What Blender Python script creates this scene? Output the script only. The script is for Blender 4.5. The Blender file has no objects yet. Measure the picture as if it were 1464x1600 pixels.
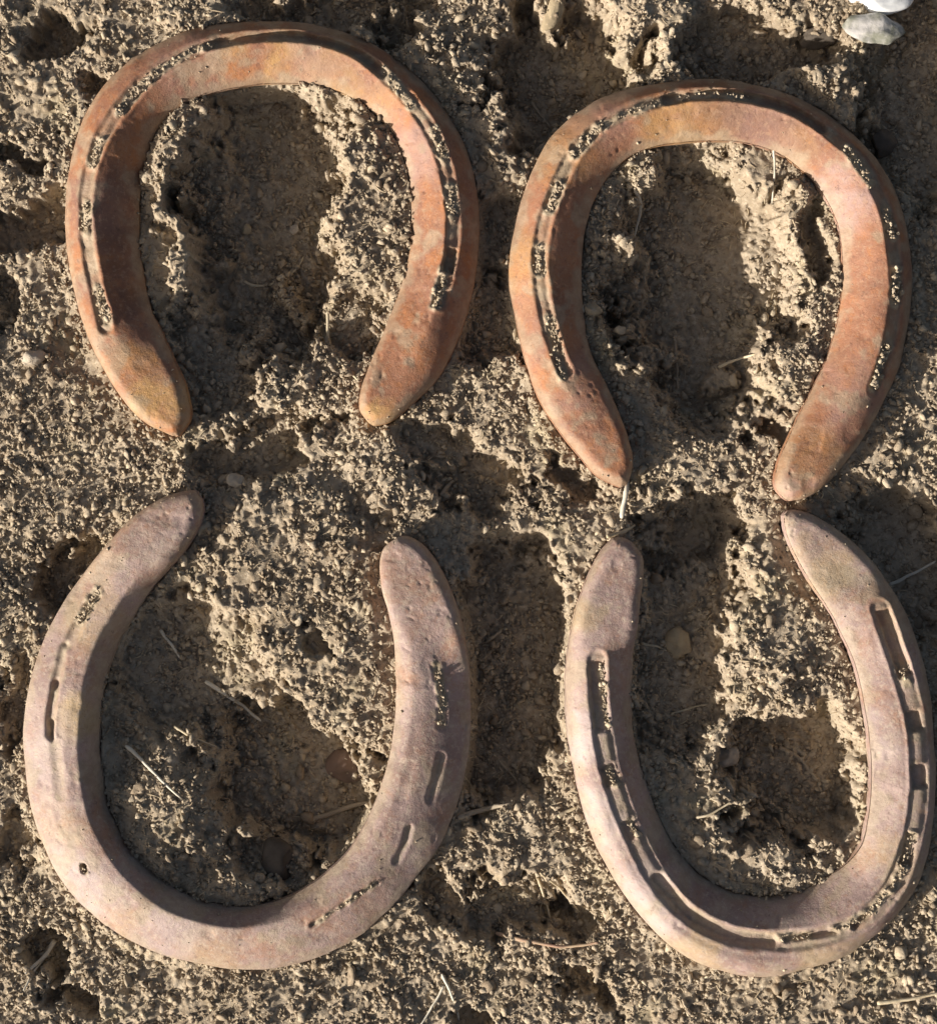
import bpy, math, random
import numpy as np
from mathutils import Vector

random.seed(7)
RNG = np.random.default_rng(11)
S = 0.0002                    # metres per photograph pixel on the ground plane
CX, CY = 732.0, 800.0
CAM_H = 0.62
SUN_EL = math.radians(20.5)
SUN_DIR = math.radians(31.0)  # direction the light travels, measured from +X towards +Y

scene = bpy.context.scene
# ------------------------------------------------------------------ camera
cam = bpy.data.cameras.new("camera")
cam_o = bpy.data.objects.new("camera", cam)
scene.collection.objects.link(cam_o)
cam_o.location = (0, 0, CAM_H)
cam.sensor_fit = 'VERTICAL'
cam.angle = 2 * math.atan(800 * S / CAM_H)
cam.clip_start = 0.01
cam.clip_end = 100
scene.camera = cam_o
# ------------------------------------------------------------------ light
world = bpy.data.worlds.new("World")
scene.world = world
world.use_nodes = True
wn = world.node_tree.nodes
sky = wn.new("ShaderNodeTexSky")
sky.sky_type = 'NISHITA'
sky.sun_disc = False
sky.sun_elevation = SUN_EL
sky.sun_rotation = math.radians(90) - (SUN_DIR + math.pi)
sky.dust_density = 6.0
sky.ozone_density = 0.6
wn["Background"].inputs[1].default_value = 0.05
world.node_tree.links.new(sky.outputs[0], wn["Background"].inputs[0])
sun = bpy.data.lights.new("sun", 'SUN')
sun.energy = 4.6
sun.angle = math.radians(0.5)
sun.color = (1.0, 0.925, 0.825)
sun_o = bpy.data.objects.new("sun", sun)
scene.collection.objects.link(sun_o)
L = Vector((math.cos(SUN_EL) * math.cos(SUN_DIR), math.cos(SUN_EL) * math.sin(SUN_DIR), -math.sin(SUN_EL)))
sun_o.rotation_euler = L.to_track_quat('-Z', 'Y').to_euler()
sun_o.location = -L
scene.view_settings.view_transform = 'Standard'
scene.view_settings.look = 'None'
scene.view_settings.exposure = 0.62
scene.view_settings.gamma = 1.0
scene.render.resolution_x = 936
scene.render.resolution_y = 1024


# ------------------------------------------------------------------ helpers
def wx(px): return (np.asarray(px, float) - CX) * S
def wy(py): return (CY - np.asarray(py, float)) * S


def hash2(ix, iy, seed):
    h = (ix.astype(np.int64) * 374761393 + iy.astype(np.int64) * 668265263 + seed * 1442695041) & 0xffffffff
    h = ((h ^ (h >> 13)) * 1274126177) & 0xffffffff
    h = (h ^ (h >> 16)) & 0xffffffff
    return h.astype(np.float64) / 4294967295.0


def vnoise(x, y, scale, seed):
    """smooth value noise, -1..1, feature size = scale (photo px)"""
    a = 0.6 + seed * 0.77
    u = (x * math.cos(a) + y * math.sin(a)) / scale + 1000
    v = (-x * math.sin(a) + y * math.cos(a)) / scale + 1000
    iu = np.floor(u); iv = np.floor(v)
    fu = u - iu; fv = v - iv
    fu = fu * fu * fu * (fu * (fu * 6 - 15) + 10)
    fv = fv * fv * fv * (fv * (fv * 6 - 15) + 10)
    a00 = hash2(iu, iv, seed); a10 = hash2(iu + 1, iv, seed)
    a01 = hash2(iu, iv + 1, seed); a11 = hash2(iu + 1, iv + 1, seed)
    return ((a00 * (1 - fu) + a10 * fu) * (1 - fv) + (a01 * (1 - fu) + a11 * fu) * fv) * 2 - 1


def fbm(x, y, scale, seed, octs=4, gain=0.5):
    r = 0; g = 1
    for o in range(octs):
        r = r + g * vnoise(x, y, scale / 2 ** o, seed + o * 17)
        g *= gain
    return r


def sstep(a, b, x):
    t = np.clip((x - a) / (b - a), 0, 1)
    return t * t * (3 - 2 * t)


def seg_dist(px, py, pts):
    """distance from points to a polyline, and the fraction along it"""
    best = np.full(px.shape, 1e9); frac = np.zeros(px.shape)
    n = len(pts) - 1
    for i in range(n):
        ax, ay = pts[i]; bx, by = pts[i + 1]
        dx, dy = bx - ax, by - ay
        l2 = dx * dx + dy * dy + 1e-9
        t = np.clip(((px - ax) * dx + (py - ay) * dy) / l2, 0, 1)
        d = np.hypot(px - ax - t * dx, py - ay - t * dy)
        m = d < best
        best = np.where(m, d, best); frac = np.where(m, (i + t) / n, frac)
    return best, frac


def catmull(pts, n):
    pts = np.asarray(pts, float)
    k = len(pts)
    P = np.vstack([2 * pts[0] - pts[1], pts, 2 * pts[-1] - pts[-2]])
    t = np.linspace(0, k - 1, n)
    i = np.minimum(t.astype(int), k - 2)
    f = (t - i)[:, None]
    p0, p1, p2, p3 = P[i], P[i + 1], P[i + 2], P[i + 3]
    return 0.5 * (2 * p1 + (p2 - p0) * f + (2 * p0 - 5 * p1 + 4 * p2 - p3) * f ** 2 + (3 * p1 - p0 - 3 * p2 + p3) * f ** 3)


def mesh_np(name, verts, faces, smooth=True):
    """faces: int array (n,3) or (n,4), or a list of such arrays"""
    if not isinstance(faces, list): faces = [faces]
    me = bpy.data.meshes.new(name)
    me.vertices.add(len(verts))
    me.vertices.foreach_set("co", np.ascontiguousarray(verts, dtype=np.float32).ravel())
    loops = np.concatenate([f.ravel() for f in faces]).astype(np.int32)
    tot = np.concatenate([np.full(len(f), f.shape[1], np.int32) for f in faces])
    start = np.concatenate([[0], np.cumsum(tot)[:-1]]).astype(np.int32)
    me.loops.add(len(loops)); me.loops.foreach_set("vertex_index", loops)
    me.polygons.add(len(tot)); me.polygons.foreach_set("loop_start", start)
    me.polygons.foreach_set("use_smooth", np.full(len(tot), smooth, dtype=bool))
    me.update(calc_edges=True)
    return me


def obj(name, me, mat, parent=None, label=None, cat=None, group=None, kind=None):
    o = bpy.data.objects.new(name, me)
    if mat: me.materials.append(mat)
    scene.collection.objects.link(o)
    if parent: o.parent = parent
    if label: o["label"] = label
    if cat: o["category"] = cat
    if group: o["group"] = group
    if kind: o["kind"] = kind
    return o


# ------------------------------------------------------------------ materials
class NT:
    def __init__(s, name):
        s.m = bpy.data.materials.new(name); s.m.use_nodes = True
        s.t = s.m.node_tree; s.n = s.t.nodes; s.bsdf = s.n["Principled BSDF"]
        s.co = s.n.new("ShaderNodeTexCoord").outputs["Object"]

    def lk(s, a, b): s.t.links.new(a, b)

    def noise(s, scale, detail=4, rough=0.6, dist=0.0, off=(0, 0, 0)):
        mp = s.n.new("ShaderNodeMapping"); mp.inputs["Location"].default_value = off
        s.lk(s.co, mp.inputs[0])
        t = s.n.new("ShaderNodeTexNoise")
        t.inputs["Scale"].default_value = scale; t.inputs["Detail"].default_value = detail
        t.inputs["Roughness"].default_value = rough; t.inputs["Distortion"].default_value = dist
        s.lk(mp.outputs[0], t.inputs["Vector"])
        return t.outputs["Fac"]

    def ramp(s, fac, a, b):
        r = s.n.new("ShaderNodeMapRange"); r.interpolation_type = 'SMOOTHSTEP'
        r.inputs[1].default_value = a; r.inputs[2].default_value = b
        s.lk(fac, r.inputs[0]); return r.outputs[0]

    def mul(s, a, b):
        r = s.n.new("ShaderNodeMath"); r.operation = 'MULTIPLY'
        s.lk(a, r.inputs[0])
        if isinstance(b, (int, float)): r.inputs[1].default_value = b
        else: s.lk(b, r.inputs[1])
        return r.outputs[0]

    def add(s, a, b):
        r = s.n.new("ShaderNodeMath"); r.operation = 'ADD'
        s.lk(a, r.inputs[0])
        if isinstance(b, (int, float)): r.inputs[1].default_value = b
        else: s.lk(b, r.inputs[1])
        return r.outputs[0]

    def mix(s, fac, a, b, blend='MIX'):
        r = s.n.new("ShaderNodeMix"); r.data_type = 'RGBA'; r.blend_type = blend
        for sock, v in ((r.inputs[0], fac), (r.inputs[6], a), (r.inputs[7], b)):
            if isinstance(v, (int, float)): sock.default_value = v
            elif isinstance(v, tuple): sock.default_value = (*v, 1)
            else: s.lk(v, sock)
        return r.outputs[2]

    def bump(s, h, strength, dist, prev=None):
        b = s.n.new("ShaderNodeBump"); b.inputs["Strength"].default_value = strength
        b.inputs["Distance"].default_value = dist
        s.lk(h, b.inputs["Height"])
        if prev: s.lk(prev, b.inputs["Normal"])
        return b.outputs[0]

    def attr(s, name):
        a = s.n.new("ShaderNodeAttribute"); a.attribute_name = name
        return a


def soil_mat(name, island=False, gain=1.0):
    k = NT(name)
    g = lambda c: tuple(v * gain for v in c)
    c = k.mix(k.ramp(k.noise(22, 5, 0.6), 0.35, 0.65), g((0.312, 0.252, 0.182)), g((0.395, 0.328, 0.245)))
    c = k.mix(k.mul(k.ramp(k.noise(60, 4, 0.6, 0, (3, 1, 0)), 0.52, 0.72), 0.55), c, g((0.41, 0.35, 0.230)))   # dry olive bits
    c = k.mix(k.mul(k.ramp(k.noise(420, 3, 0.7, 0, (1, 7, 0)), 0.45, 0.75), 0.7), c, g((0.56, 0.48, 0.375)))   # pale grains
    c = k.mix(k.mul(k.ramp(k.noise(700, 2, 0.6, 0, (5, 2, 0)), 0.54, 0.70), 0.6), c, g((0.17, 0.125, 0.088)))  # dark grains
    if island:
        geo = k.n.new("ShaderNodeNewGeometry")
        r = geo.outputs["Random Per Island"]
        c = k.mix(k.ramp(r, 0.55, 1.0), c, g((0.48, 0.405, 0.30)))
        c = k.mix(k.mul(k.ramp(r, 0.30, 0.0), 0.7), c, g((0.22, 0.168, 0.118)))
    k.lk(c, k.bsdf.inputs["Base Color"])
    k.bsdf.inputs["Roughness"].default_value = 0.95
    k.bsdf.inputs["Specular IOR Level"].default_value = 0.15
    n = k.bump(k.noise(900, 4, 0.75), 0.8, 0.0006)
    k.lk(n, k.bsdf.inputs["Normal"])
    return k.m


def rust_mat(name, base, alt, orange, dust, ochre, lilac, dark, seed, dust_amt=0.5):
    k = NT(name)
    o = (seed * 0.37, seed * 0.11, 0)
    c = k.mix(k.ramp(k.noise(38, 6, 0.65, 0.4, o), 0.36, 0.64), base, alt)
    c = k.mix(k.mul(k.ramp(k.noise(55, 5, 0.65, 0.6, (o[0] + 2, 4, 0)), 0.46, 0.68), 0.75), c, orange)
    c = k.mix(k.mul(k.ramp(k.noise(230, 6, 0.75, 0.5, (o[0] + 4, 6, 0)), 0.50, 0.66), 0.6), c, alt)
    c = k.mix(k.mul(k.ramp(k.noise(280, 6, 0.75, 0.5, (o[0] + 8, 3, 0)), 0.52, 0.68), 0.6), c, orange)
    a = k.attr("tint")
    sp = k.n.new("ShaderNodeSeparateColor"); k.lk(a.outputs["Color"], sp.inputs[0])
    br = k.ramp(k.noise(90, 5, 0.7, 0.3, (o[0] + 6, 1, 0)), 0.25, 0.6)
    c = k.mix(k.mul(sp.outputs[0], br), c, ochre)
    c = k.mix(k.mul(sp.outputs[1], br), c, lilac)
    c = k.mix(k.mul(sp.outputs[2], br), c, dark)
    # dust caught in the relief and blotches of dried earth
    c = k.mix(k.mul(k.ramp(k.noise(120, 6, 0.7, 0.2, (o[0] + 9, 2, 0)), 0.48, 0.75), dust_amt), c, dust)
    c = k.mix(k.mul(k.ramp(k.noise(650, 3, 0.7, 0, (o[0], 8, 0)), 0.50, 0.66), 0.50), c, dust)
    c = k.mix(k.mul(k.ramp(k.noise(430, 4, 0.75, 0, (o[0] + 3, 5, 0)), 0.57, 0.70), 0.60), c, dark)
    dirt = k.attr("dirt").outputs["Fac"]
    c = k.mix(dirt, c, k.mix(k.ramp(k.noise(300, 4, 0.7, 0, (2, 2, 0)), 0.35, 0.65), (0.30, 0.235, 0.16), (0.45, 0.37, 0.265)))
    k.lk(c, k.bsdf.inputs["Base Color"])
    rg = k.n.new("ShaderNodeMapRange"); rg.inputs[3].default_value = 0.42; rg.inputs[4].default_value = 0.72
    k.lk(k.noise(140, 4, 0.6, 0, (4, 4, 0)), rg.inputs[0]); k.lk(rg.outputs[0], k.bsdf.inputs["Roughness"])
    k.bsdf.inputs["Specular IOR Level"].default_value = 0.45
    n = k.bump(k.noise(300, 7, 0.8), 0.45, 0.0008)
    n = k.bump(k.noise(1300, 3, 0.75), 0.42, 0.0004, n)
    k.lk(n, k.bsdf.inputs["Normal"])
    return k.m


def plain_mat(name, c1, c2, scale=120, rough=0.8, bump=0.3):
    k = NT(name)
    c = k.mix(k.ramp(k.noise(scale, 5, 0.65), 0.35, 0.65), c1, c2)
    k.lk(c, k.bsdf.inputs["Base Color"])
    k.bsdf.inputs["Roughness"].default_value = rough
    k.bsdf.inputs["Specular IOR Level"].default_value = 0.3
    k.lk(k.bump(k.noise(scale * 4, 4, 0.7), bump, 0.0005), k.bsdf.inputs["Normal"])
    return k.m


M_soil = soil_mat("soil", False, 1.06)
M_crumb = soil_mat("soil_crumb", True, 1.10)
M_plug = soil_mat("plug_soil", True, 1.3)

# ------------------------------------------------------------------ horseshoe outlines (photo px)
TL_OUT = [(270,680),(235,665),(200,635),(165,580),(135,520),(112,440),(100,360),(101,300),(110,240),(128,185),(160,130),(210,85),(270,52),(340,34),(410,29),(480,34),(545,50),(610,82),(665,130),(705,185),(732,240),(746,300),(750,360),(745,420),(735,470),(715,530),(690,580),(660,615),(635,640),(610,660),(590,665)]
TL_IN = [(280,680),(297,655),(295,620),(280,575),(255,525),(235,480),(222,420),(215,360),(217,310),(224,260),(237,215),(260,180),(295,155),(340,137),(400,127),(460,126),(510,133),(550,150),(585,175),(612,205),(630,240),(641,290),(643,340),(640,390),(632,430),(615,480),(595,530),(575,575),(563,610),(562,640),(575,660)]
TR_OUT = [(968,762),(935,745),(905,715),(870,670),(840,620),(815,540),(800,470),(796,410),(805,350),(825,280),(855,220),(900,175),(960,143),(1030,127),(1100,121),(1165,125),(1230,142),(1290,170),(1345,215),(1385,265),(1410,320),(1425,390),(1428,450),(1420,520),(1405,580),(1375,640),(1345,690),(1310,735),(1280,765),(1255,780),(1240,782)]
TR_IN = [(980,755),(987,725),(982,690),(968,645),(945,595),(922,545),(912,490),(908,430),(912,380),(922,330),(940,290),(968,255),(1000,235),(1045,222),(1100,217),(1150,218),(1195,228),(1235,248),(1270,280),(1295,315),(1312,360),(1318,410),(1317,455),(1310,505),(1295,550),(1275,595),(1250,645),(1228,690),(1213,730),(1210,760),(1222,778)]
BL_OUT = [(295,767),(265,775),(225,795),(185,830),(145,880),(105,930),(75,985),(50,1050),(37,1120),(36,1180),(45,1250),(60,1305),(85,1360),(125,1415),(175,1455),(235,1487),(300,1507),(370,1516),(435,1514),(500,1497),(560,1465),(615,1415),(660,1360),(695,1305),(720,1240),(732,1170),(735,1100),(732,1030),(722,970),(700,910),(670,860),(645,842)]
BL_IN = [(310,768),(320,790),(312,825),(285,865),(250,905),(215,950),(185,1000),(165,1055),(155,1110),(153,1160),(158,1220),(170,1270),(195,1320),(230,1362),(275,1395),(325,1413),(375,1420),(425,1413),(475,1390),(520,1355),(555,1315),(580,1270),(600,1215),(613,1165),(618,1110),(620,1060),(618,1020),(610,970),(598,925),(594,885),(600,855),(620,841)]
BR_OUT = [(955,842),(935,865),(915,910),(898,960),(886,1020),(882,1080),(888,1150),(898,1210),(915,1280),(945,1350),(985,1415),(1030,1465),(1085,1503),(1150,1525),(1205,1528),(1270,1515),(1330,1490),(1385,1450),(1425,1400),(1450,1345),(1460,1280),(1463,1200),(1460,1130),(1448,1050),(1425,980),(1395,920),(1355,870),(1310,830),(1270,805),(1240,795)]
BR_IN = [(985,845),(1003,870),(1003,915),(996,965),(990,1020),(988,1080),(990,1140),(1000,1190),(1015,1240),(1035,1290),(1062,1335),(1095,1370),(1135,1392),(1175,1402),(1215,1402),(1260,1393),(1300,1372),(1330,1345),(1348,1315),(1356,1275),(1360,1225),(1358,1170),(1352,1115),(1340,1060),(1322,1010),(1297,960),(1268,915),(1240,870),(1223,830),(1222,805)]
OUTLINES = [(TL_OUT, TL_IN), (TR_OUT, TR_IN), (BL_OUT, BL_IN), (BR_OUT, BR_IN)]
TOP = 54.0       # height of the shoe's upper face over the soil, photo px
BOT = -14.0
KT = (CAM_H - 26.0 * S) / CAM_H   # the outlines were read at about half the height of the bars


def inside(px, py, poly):
    c = np.zeros(px.shape, bool)
    n = len(poly)
    for i in range(n):
        x1, y1 = poly[i]; x2, y2 = poly[i - 1]
        if y1 == y2: continue
        m = ((y1 > py) != (y2 > py)) & (px < (x2 - x1) * (py - y1) / (y2 - y1) + x1)
        c ^= m
    return c


def shoe_poly(k, n=90):
    o = catmull(OUTLINES[k][0], n); i = catmull(OUTLINES[k][1], n)
    p = np.vstack([o, i[::-1]])
    return np.stack([(p[:, 0] - CX) * KT + CX, (p[:, 1] - CY) * KT + CY], 1)


POLYS = [shoe_poly(k) for k in range(4)]

# ------------------------------------------------------------------ the ground
STEP = 2.5
dx = np.arange(-70, 1534 + STEP, STEP)
dy = np.arange(-70, 1670 + STEP, STEP)


def grow(d):
    o = [0.0]; s = STEP
    while o[-1] < 6000:
        s = min(s * 1.22, 400); o.append(o[-1] + s)
    o = np.array(o[1:])
    return np.concatenate([d[0] - o[::-1], d, d[-1] + o]), len(o)


gx, nox = grow(dx)
gy, noy = grow(dy)
X, Y = np.meshgrid(gx, gy)

# hollows (negative) and mounds (positive), many shaped to put shade and sun in place: cx, cy, rx, ry, angle in degrees, height, edge softness
MACRO = [
    (408, 325, 118, 225, 3, -88, .18),     # inside the upper left shoe
    (345, 415, 26, 18, 20, 50, .4),
    (440, 470, 30, 20, -10, 40, .4),
    (1010, 560, 40, 26, 20, 40, .4),
    (1130, 600, 40, 20, 20, 36, .4),
    (325, 555, 62, 100, 25, -34, .25),
    (275, 235, 75, 105, 35, 30, .40),
    (272, 420, 18, 110, 0, 34, .45),
    (560, 510, 60, 42, 0, -38, .20),
    (520, 170, 24, 22, 0, -34, .30),
    (590, 310, 70, 130, 10, 16, .35),
    (430, 575, 45, 95, 18, 14, .45),
    (1100, 440, 138, 215, 3, -88, .18),    # inside the upper right shoe
    (1280, 385, 32, 62, 10, -48, .25),
    (1225, 350, 42, 110, -28, 22, .35),
    (975, 420, 22, 70, 18, 30, .4),
    (1225, 570, 60, 120, 15, 12, .40),
    (950, 570, 62, 70, 0, 14, .40),
    (300, 1045, 125, 105, -15, -40, .20),  # inside the lower left shoe
    (475, 1230, 145, 100, -35, -82, .16),
    (450, 930, 150, 155, 0, 20, .35),
    (240, 1270, 75, 110, -20, 22, .40),
    (400, 1380, 90, 30, 10, 14, .40),
    (1065, 990, 78, 190, -4, -50, .18),    # inside the lower right shoe
    (428, 1335, 70, 48, 0, -40, .25),
    (1250, 1215, 118, 105, 0, -78, .2),
    (1215, 950, 90, 130, -15, 20, .40),
    (1180, 1340, 130, 55, 0, 16, .4),
    (880, 115, 125, 130, 0, -84, .16),  # hollow between the two upper shoes, dug deep for shade
    (866, 8, 26, 44, -20, 78, .4),     # mound added so the tan flake catches the sun
    (1020, 40, 40, 75, 15, 22, .4),
    (757, 158, 48, 9, 37, -30, .3),  # trench standing in for the shadow stripe of a stick
    (650, 120, 120, 60, -35, 18, .35),
    (785, 230, 45, 60, 0, 18, .4),
    (520, 20, 140, 30, 0, -44, .25),
    (1440, 140, 85, 190, 0, -60, .18),
    (1180, 70, 130, 55, 0, -52, .18),
    (1320, 165, 80, 45, -30, 26, .4),
    (100, 55, 58, 35, -10, -56, .18),
    (45, 345, 66, 44, -10, -56, .18),
    (35, 235, 58, 22, -5, -40, .25),
    (10, 470, 40, 50, 0, -36, .25),
    (415, 700, 105, 42, 22, -40, .18),
    (765, 485, 62, 85, -20, -44, .20),
    (770, 370, 38, 60, 10, -30, .25),
    (800, 1050, 92, 215, -4, -74, .14),
    (100, 905, 48, 58, -15, -56, .18),
    (1395, 885, 85, 120, 20, -50, .20),
    (1075, 830, 80, 62, -10, -44, .18),
    (740, 755, 85, 45, 0, -44, .20),
    (690, 690, 60, 30, 10, -24, .25),
    (800, 1410, 78, 50, 0, -44, .22),
    (885, 1450, 55, 38, -10, -44, .2),
    (62, 1490, 38, 34, 20, -46, .22),
    (115, 1555, 46, 26, -10, -40, .25),
    (930, 1555, 50, 32, -10, -36, .25),
    (745, 1580, 40, 30, 0, -36, .25),
    (690, 1385, 32, 50, -10, -34, .25),
    (22, 1100, 30, 80, 0, -34, .25),
    (15, 1320, 25, 50, 0, -34, .25),
    (1180, 1300, 50, 16, 0, -30, .3),
    (875, 735, 26, 40, 20, -34, .3),
    (490, 1010, 24, 18, 0, -26, .3),
    (620, 720, 100, 60, -20, 12, .45),
    (330, 20, 110, 40, -10, 16, .40),
    (160, 150, 30, 24, 0, -34, .3),
    (1215, 680, 40, 18, 10, -36, .3),
]


def macro(x, y):
    w1 = fbm(x, y, 80, 301, 5, .65); w2 = fbm(x, y, 80, 331, 5, .65)
    xx = x + 27 * w1; yy = y + 27 * w2
    h = np.zeros_like(x)
    for cx, cy, rx, ry, ang, amp, e in MACRO:
        a = math.radians(ang); c, s = math.cos(a), math.sin(a)
        ddx, ddy = xx - cx, cy - yy
        r = np.hypot((ddx * c + ddy * s) / rx, (-ddx * s + ddy * c) / ry)
        h += amp * (1 - sstep(1 - e, 1 + e, r))
    h = np.where(h < -84, -84 + (h + 84) * 0.3, h)
    return h


def base_height(x, y):
    h = macro(x, y)
    h = h + 7.0 * fbm(x, y, 170, 5, 2)
    rough = 0.55 + 0.45 * sstep(-0.5, 0.5, fbm(x, y, 140, 77, 3))
    h = h + rough * (5.0 * fbm(x, y, 62, 41, 3, 0.5))
    # crumbled surface: ridged small noise
    xw = x + 7 * vnoise(x, y, 23, 81); yw = y + 7 * vnoise(x, y, 23, 82)
    r0 = 1 - np.abs(vnoise(xw, yw, 34, 90)); r1 = 1 - np.abs(vnoise(xw, yw, 20, 91)); r2 = 1 - np.abs(vnoise(xw, yw, 11.5, 92))
    fine = 0.35 + 0.65 * sstep(-0.45, 0.25, fbm(x, y, 75, 78, 3))
    h = h + rough * 3.6 * (r0 - 0.6) + fine * (3.0 * (r1 - 0.5) + 1.0 * (r2 - 0.5) + 3.2 * vnoise(xw, yw, 12, 94) + 2.6 * vnoise(xw, yw, 6.2, 93))
    return h


H = base_height(X, Y)

# shoes press into the soil
FOOT = np.zeros_like(H)
for p in POLYS:
    x0, y0 = p.min(0) - 30; x1, y1 = p.max(0) + 30
    ix0, ix1 = np.searchsorted(gx, [x0, x1]); iy0, iy1 = np.searchsorted(gy, [y0, y1])
    sx = X[iy0:iy1, ix0:ix1]; sy = Y[iy0:iy1, ix0:ix1]
    d, _ = seg_dist(sx, sy, np.vstack([p, p[:1]]))
    d = np.where(inside(sx, sy, p), -d, d)
    sub = H[iy0:iy1, ix0:ix1]
    near = 1 - sstep(0, 26, d)
    # soil banked a little against the iron, pressed flat under it
    sub = sub * (1 - 0.65 * near) + 0.65 * near * np.where(sub > -18, 8 + 8 * fbm(sx, sy, 34, 55, 3), sub)
    bed = np.clip(sub, -17, -9)
    k = sstep(14, -2, d)
    sub = np.where(d < 0, bed, sub * (1 - k) + np.clip(sub, -17, 17) * k)
    H[iy0:iy1, ix0:ix1] = sub
    FOOT[iy0:iy1, ix0:ix1] = np.maximum(FOOT[iy0:iy1, ix0:ix1], (d < -2).astype(float))

# crumbs that are welded into the surface
ROUGH = fbm(X, Y, 120, 77, 3)
nst = 26000
cxs = RNG.uniform(dx[0] + 20, dx[-1] - 20, nst); cys = RNG.uniform(dy[0] + 20, dy[-1] - 20, nst)
rads = np.clip(RNG.lognormal(1.05, 0.40, nst), 2.2, 8)
asp = RNG.uniform(0.6, 1.5, nst); rot = RNG.uniform(0, math.pi, nst)
for i in range(nst):
    r = rads[i]
    R = r * 1.5
    ix0 = int((cxs[i] - R - dx[0]) / STEP) + nox; ix1 = int((cxs[i] + R - dx[0]) / STEP) + nox + 2
    iy0 = int((cys[i] - R - dy[0]) / STEP) + noy; iy1 = int((cys[i] + R - dy[0]) / STEP) + noy + 2
    if FOOT[(iy0 + iy1) // 2, (ix0 + ix1) // 2] > 0: continue
    ddx = gx[ix0:ix1][None, :] - cxs[i]; ddy = gy[iy0:iy1][:, None] - cys[i]
    c, s = math.cos(rot[i]), math.sin(rot[i])
    q = ((ddx * c + ddy * s) / asp[i]) ** 2 + ((-ddx * s + ddy * c) * asp[i]) ** 2
    z = np.sqrt(np.clip(r * r - q, 0, None))
    sub = H[iy0:iy1, ix0:ix1]
    b = H[(iy0 + iy1) // 2, (ix0 + ix1) // 2]
    np.maximum(sub, np.where(z > 0, b + z * 0.85 - r * 0.30, -1e9), out=sub)


def ground_z(px, py):
    """height (photo px) of the soil at a photo position"""
    fx = np.interp(px, gx, np.arange(len(gx))); fy = np.interp(py, gy, np.arange(len(gy)))
    ix = np.clip(fx.astype(int), 0, len(gx) - 2); iy = np.clip(fy.astype(int), 0, len(gy) - 2)
    a = fx - ix; b = fy - iy
    return (H[iy, ix] * (1 - a) + H[iy, ix + 1] * a) * (1 - b) + (H[iy + 1, ix] * (1 - a) + H[iy + 1, ix + 1] * a) * b


nyy, nxx = H.shape
V = np.stack([wx(X), wy(Y), H * S], -1).reshape(-1, 3)
idx = np.arange(nyy * nxx).reshape(nyy, nxx)
F = np.stack([idx[:-1, :-1], idx[1:, :-1], idx[1:, 1:], idx[:-1, 1:]], -1).reshape(-1, 4)
obj("ground", mesh_np("ground", V, F), M_soil, kind="structure")

# ------------------------------------------------------------------ lumps (loose crumbs, stones)
import bmesh


def ico(sub):
    bm = bmesh.new(); bmesh.ops.create_icosphere(bm, subdivisions=sub, radius=1.0)
    v = np.array([x.co[:] for x in bm.verts]); f = np.array([[q.index for q in p.verts] for p in bm.faces])
    bm.free(); return v, f


ICO = {s: ico(s) for s in (1, 2, 3, 4)}


def lumpy(v, rng, amt, n=9):
    d = np.zeros(len(v))
    for _ in range(n):
        a = rng.normal(size=3); a /= np.linalg.norm(a)
        d += rng.uniform(-1, 1) * np.maximum(0, v @ a) ** rng.integers(2, 7)
    d *= amt
    for _ in range(4):                      # flat broken facets
        a = rng.normal(size=3); a /= np.linalg.norm(a)
        c = rng.uniform(0.55, 0.85)
        e = v @ a
        d = np.where(e > c, np.minimum(d, c / np.maximum(e, .01) - 1), d)
    k = rng.uniform(-50, 50, 3)
    d = d + 0.16 * amt * sum(vnoise(v[:, i] * 100 + k[0], v[:, (i + 1) % 3] * 100 + k[1], 60, int(abs(k[2]) * 9) + i) for i in range(3))
    return v * (1 + d)[:, None]


def rotmats(n, rng):
    q = rng.normal(size=(n, 4)); q /= np.linalg.norm(q, axis=1)[:, None]
    w, x, y, z = q.T
    return np.stack([np.stack([1 - 2 * (y * y + z * z), 2 * (x * y - z * w), 2 * (x * z + y * w)], -1),
                     np.stack([2 * (x * y + z * w), 1 - 2 * (x * x + z * z), 2 * (y * z - x * w)], -1),
                     np.stack([2 * (x * z - y * w), 2 * (y * z + x * w), 1 - 2 * (x * x + y * y)], -1)], 1)


def lump_cloud(px, py, pz, r, sub, rng, amt=0.95):
    """many lumps in one vertex array: positions and radii in photo px"""
    bv, bf = ICO[sub]
    var = [lumpy(bv, rng, amt) for _ in range(14)]
    n = len(px)
    VV = np.stack([var[i] for i in rng.integers(0, 14, n)])
    sc = rng.uniform(0.45, 1.5, (n, 1, 3)) * r[:, None, None]
    VV = np.einsum('nij,nvj->nvi', rotmats(n, rng), VV * sc)
    VV += np.stack([px - CX, CY - py, pz], -1)[:, None, :]
    FF = bf[None] + (np.arange(n) * len(bv))[:, None, None]
    return VV.reshape(-1, 3) * S, FF.reshape(-1, 3)


def free_of_shoes(px, py):
    ix = np.clip(np.searchsorted(gx, px), 0, nxx - 1); iy = np.clip(np.searchsorted(gy, py), 0, nyy - 1)
    return FOOT[iy, ix] < 0.5


def scatter(n, rlo, rmean, rhi, sub, sink, seed, dens_seed):
    rng = np.random.default_rng(seed)
    px = rng.uniform(-60, 1524, n * 3); py = rng.uniform(-60, 1660, n * 3)
    dens = fbm(px, py, 110, dens_seed, 3)
    keep = (rng.uniform(-0.9, 0.7, len(px)) < dens) & free_of_shoes(px, py)
    px, py = px[keep][:n], py[keep][:n]
    r = np.clip(rng.lognormal(math.log(rmean), 0.42, len(px)), rlo, rhi)
    pz = ground_z(px, py) + r * sink
    return lump_cloud(px, py, pz, r, sub, rng)


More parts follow.
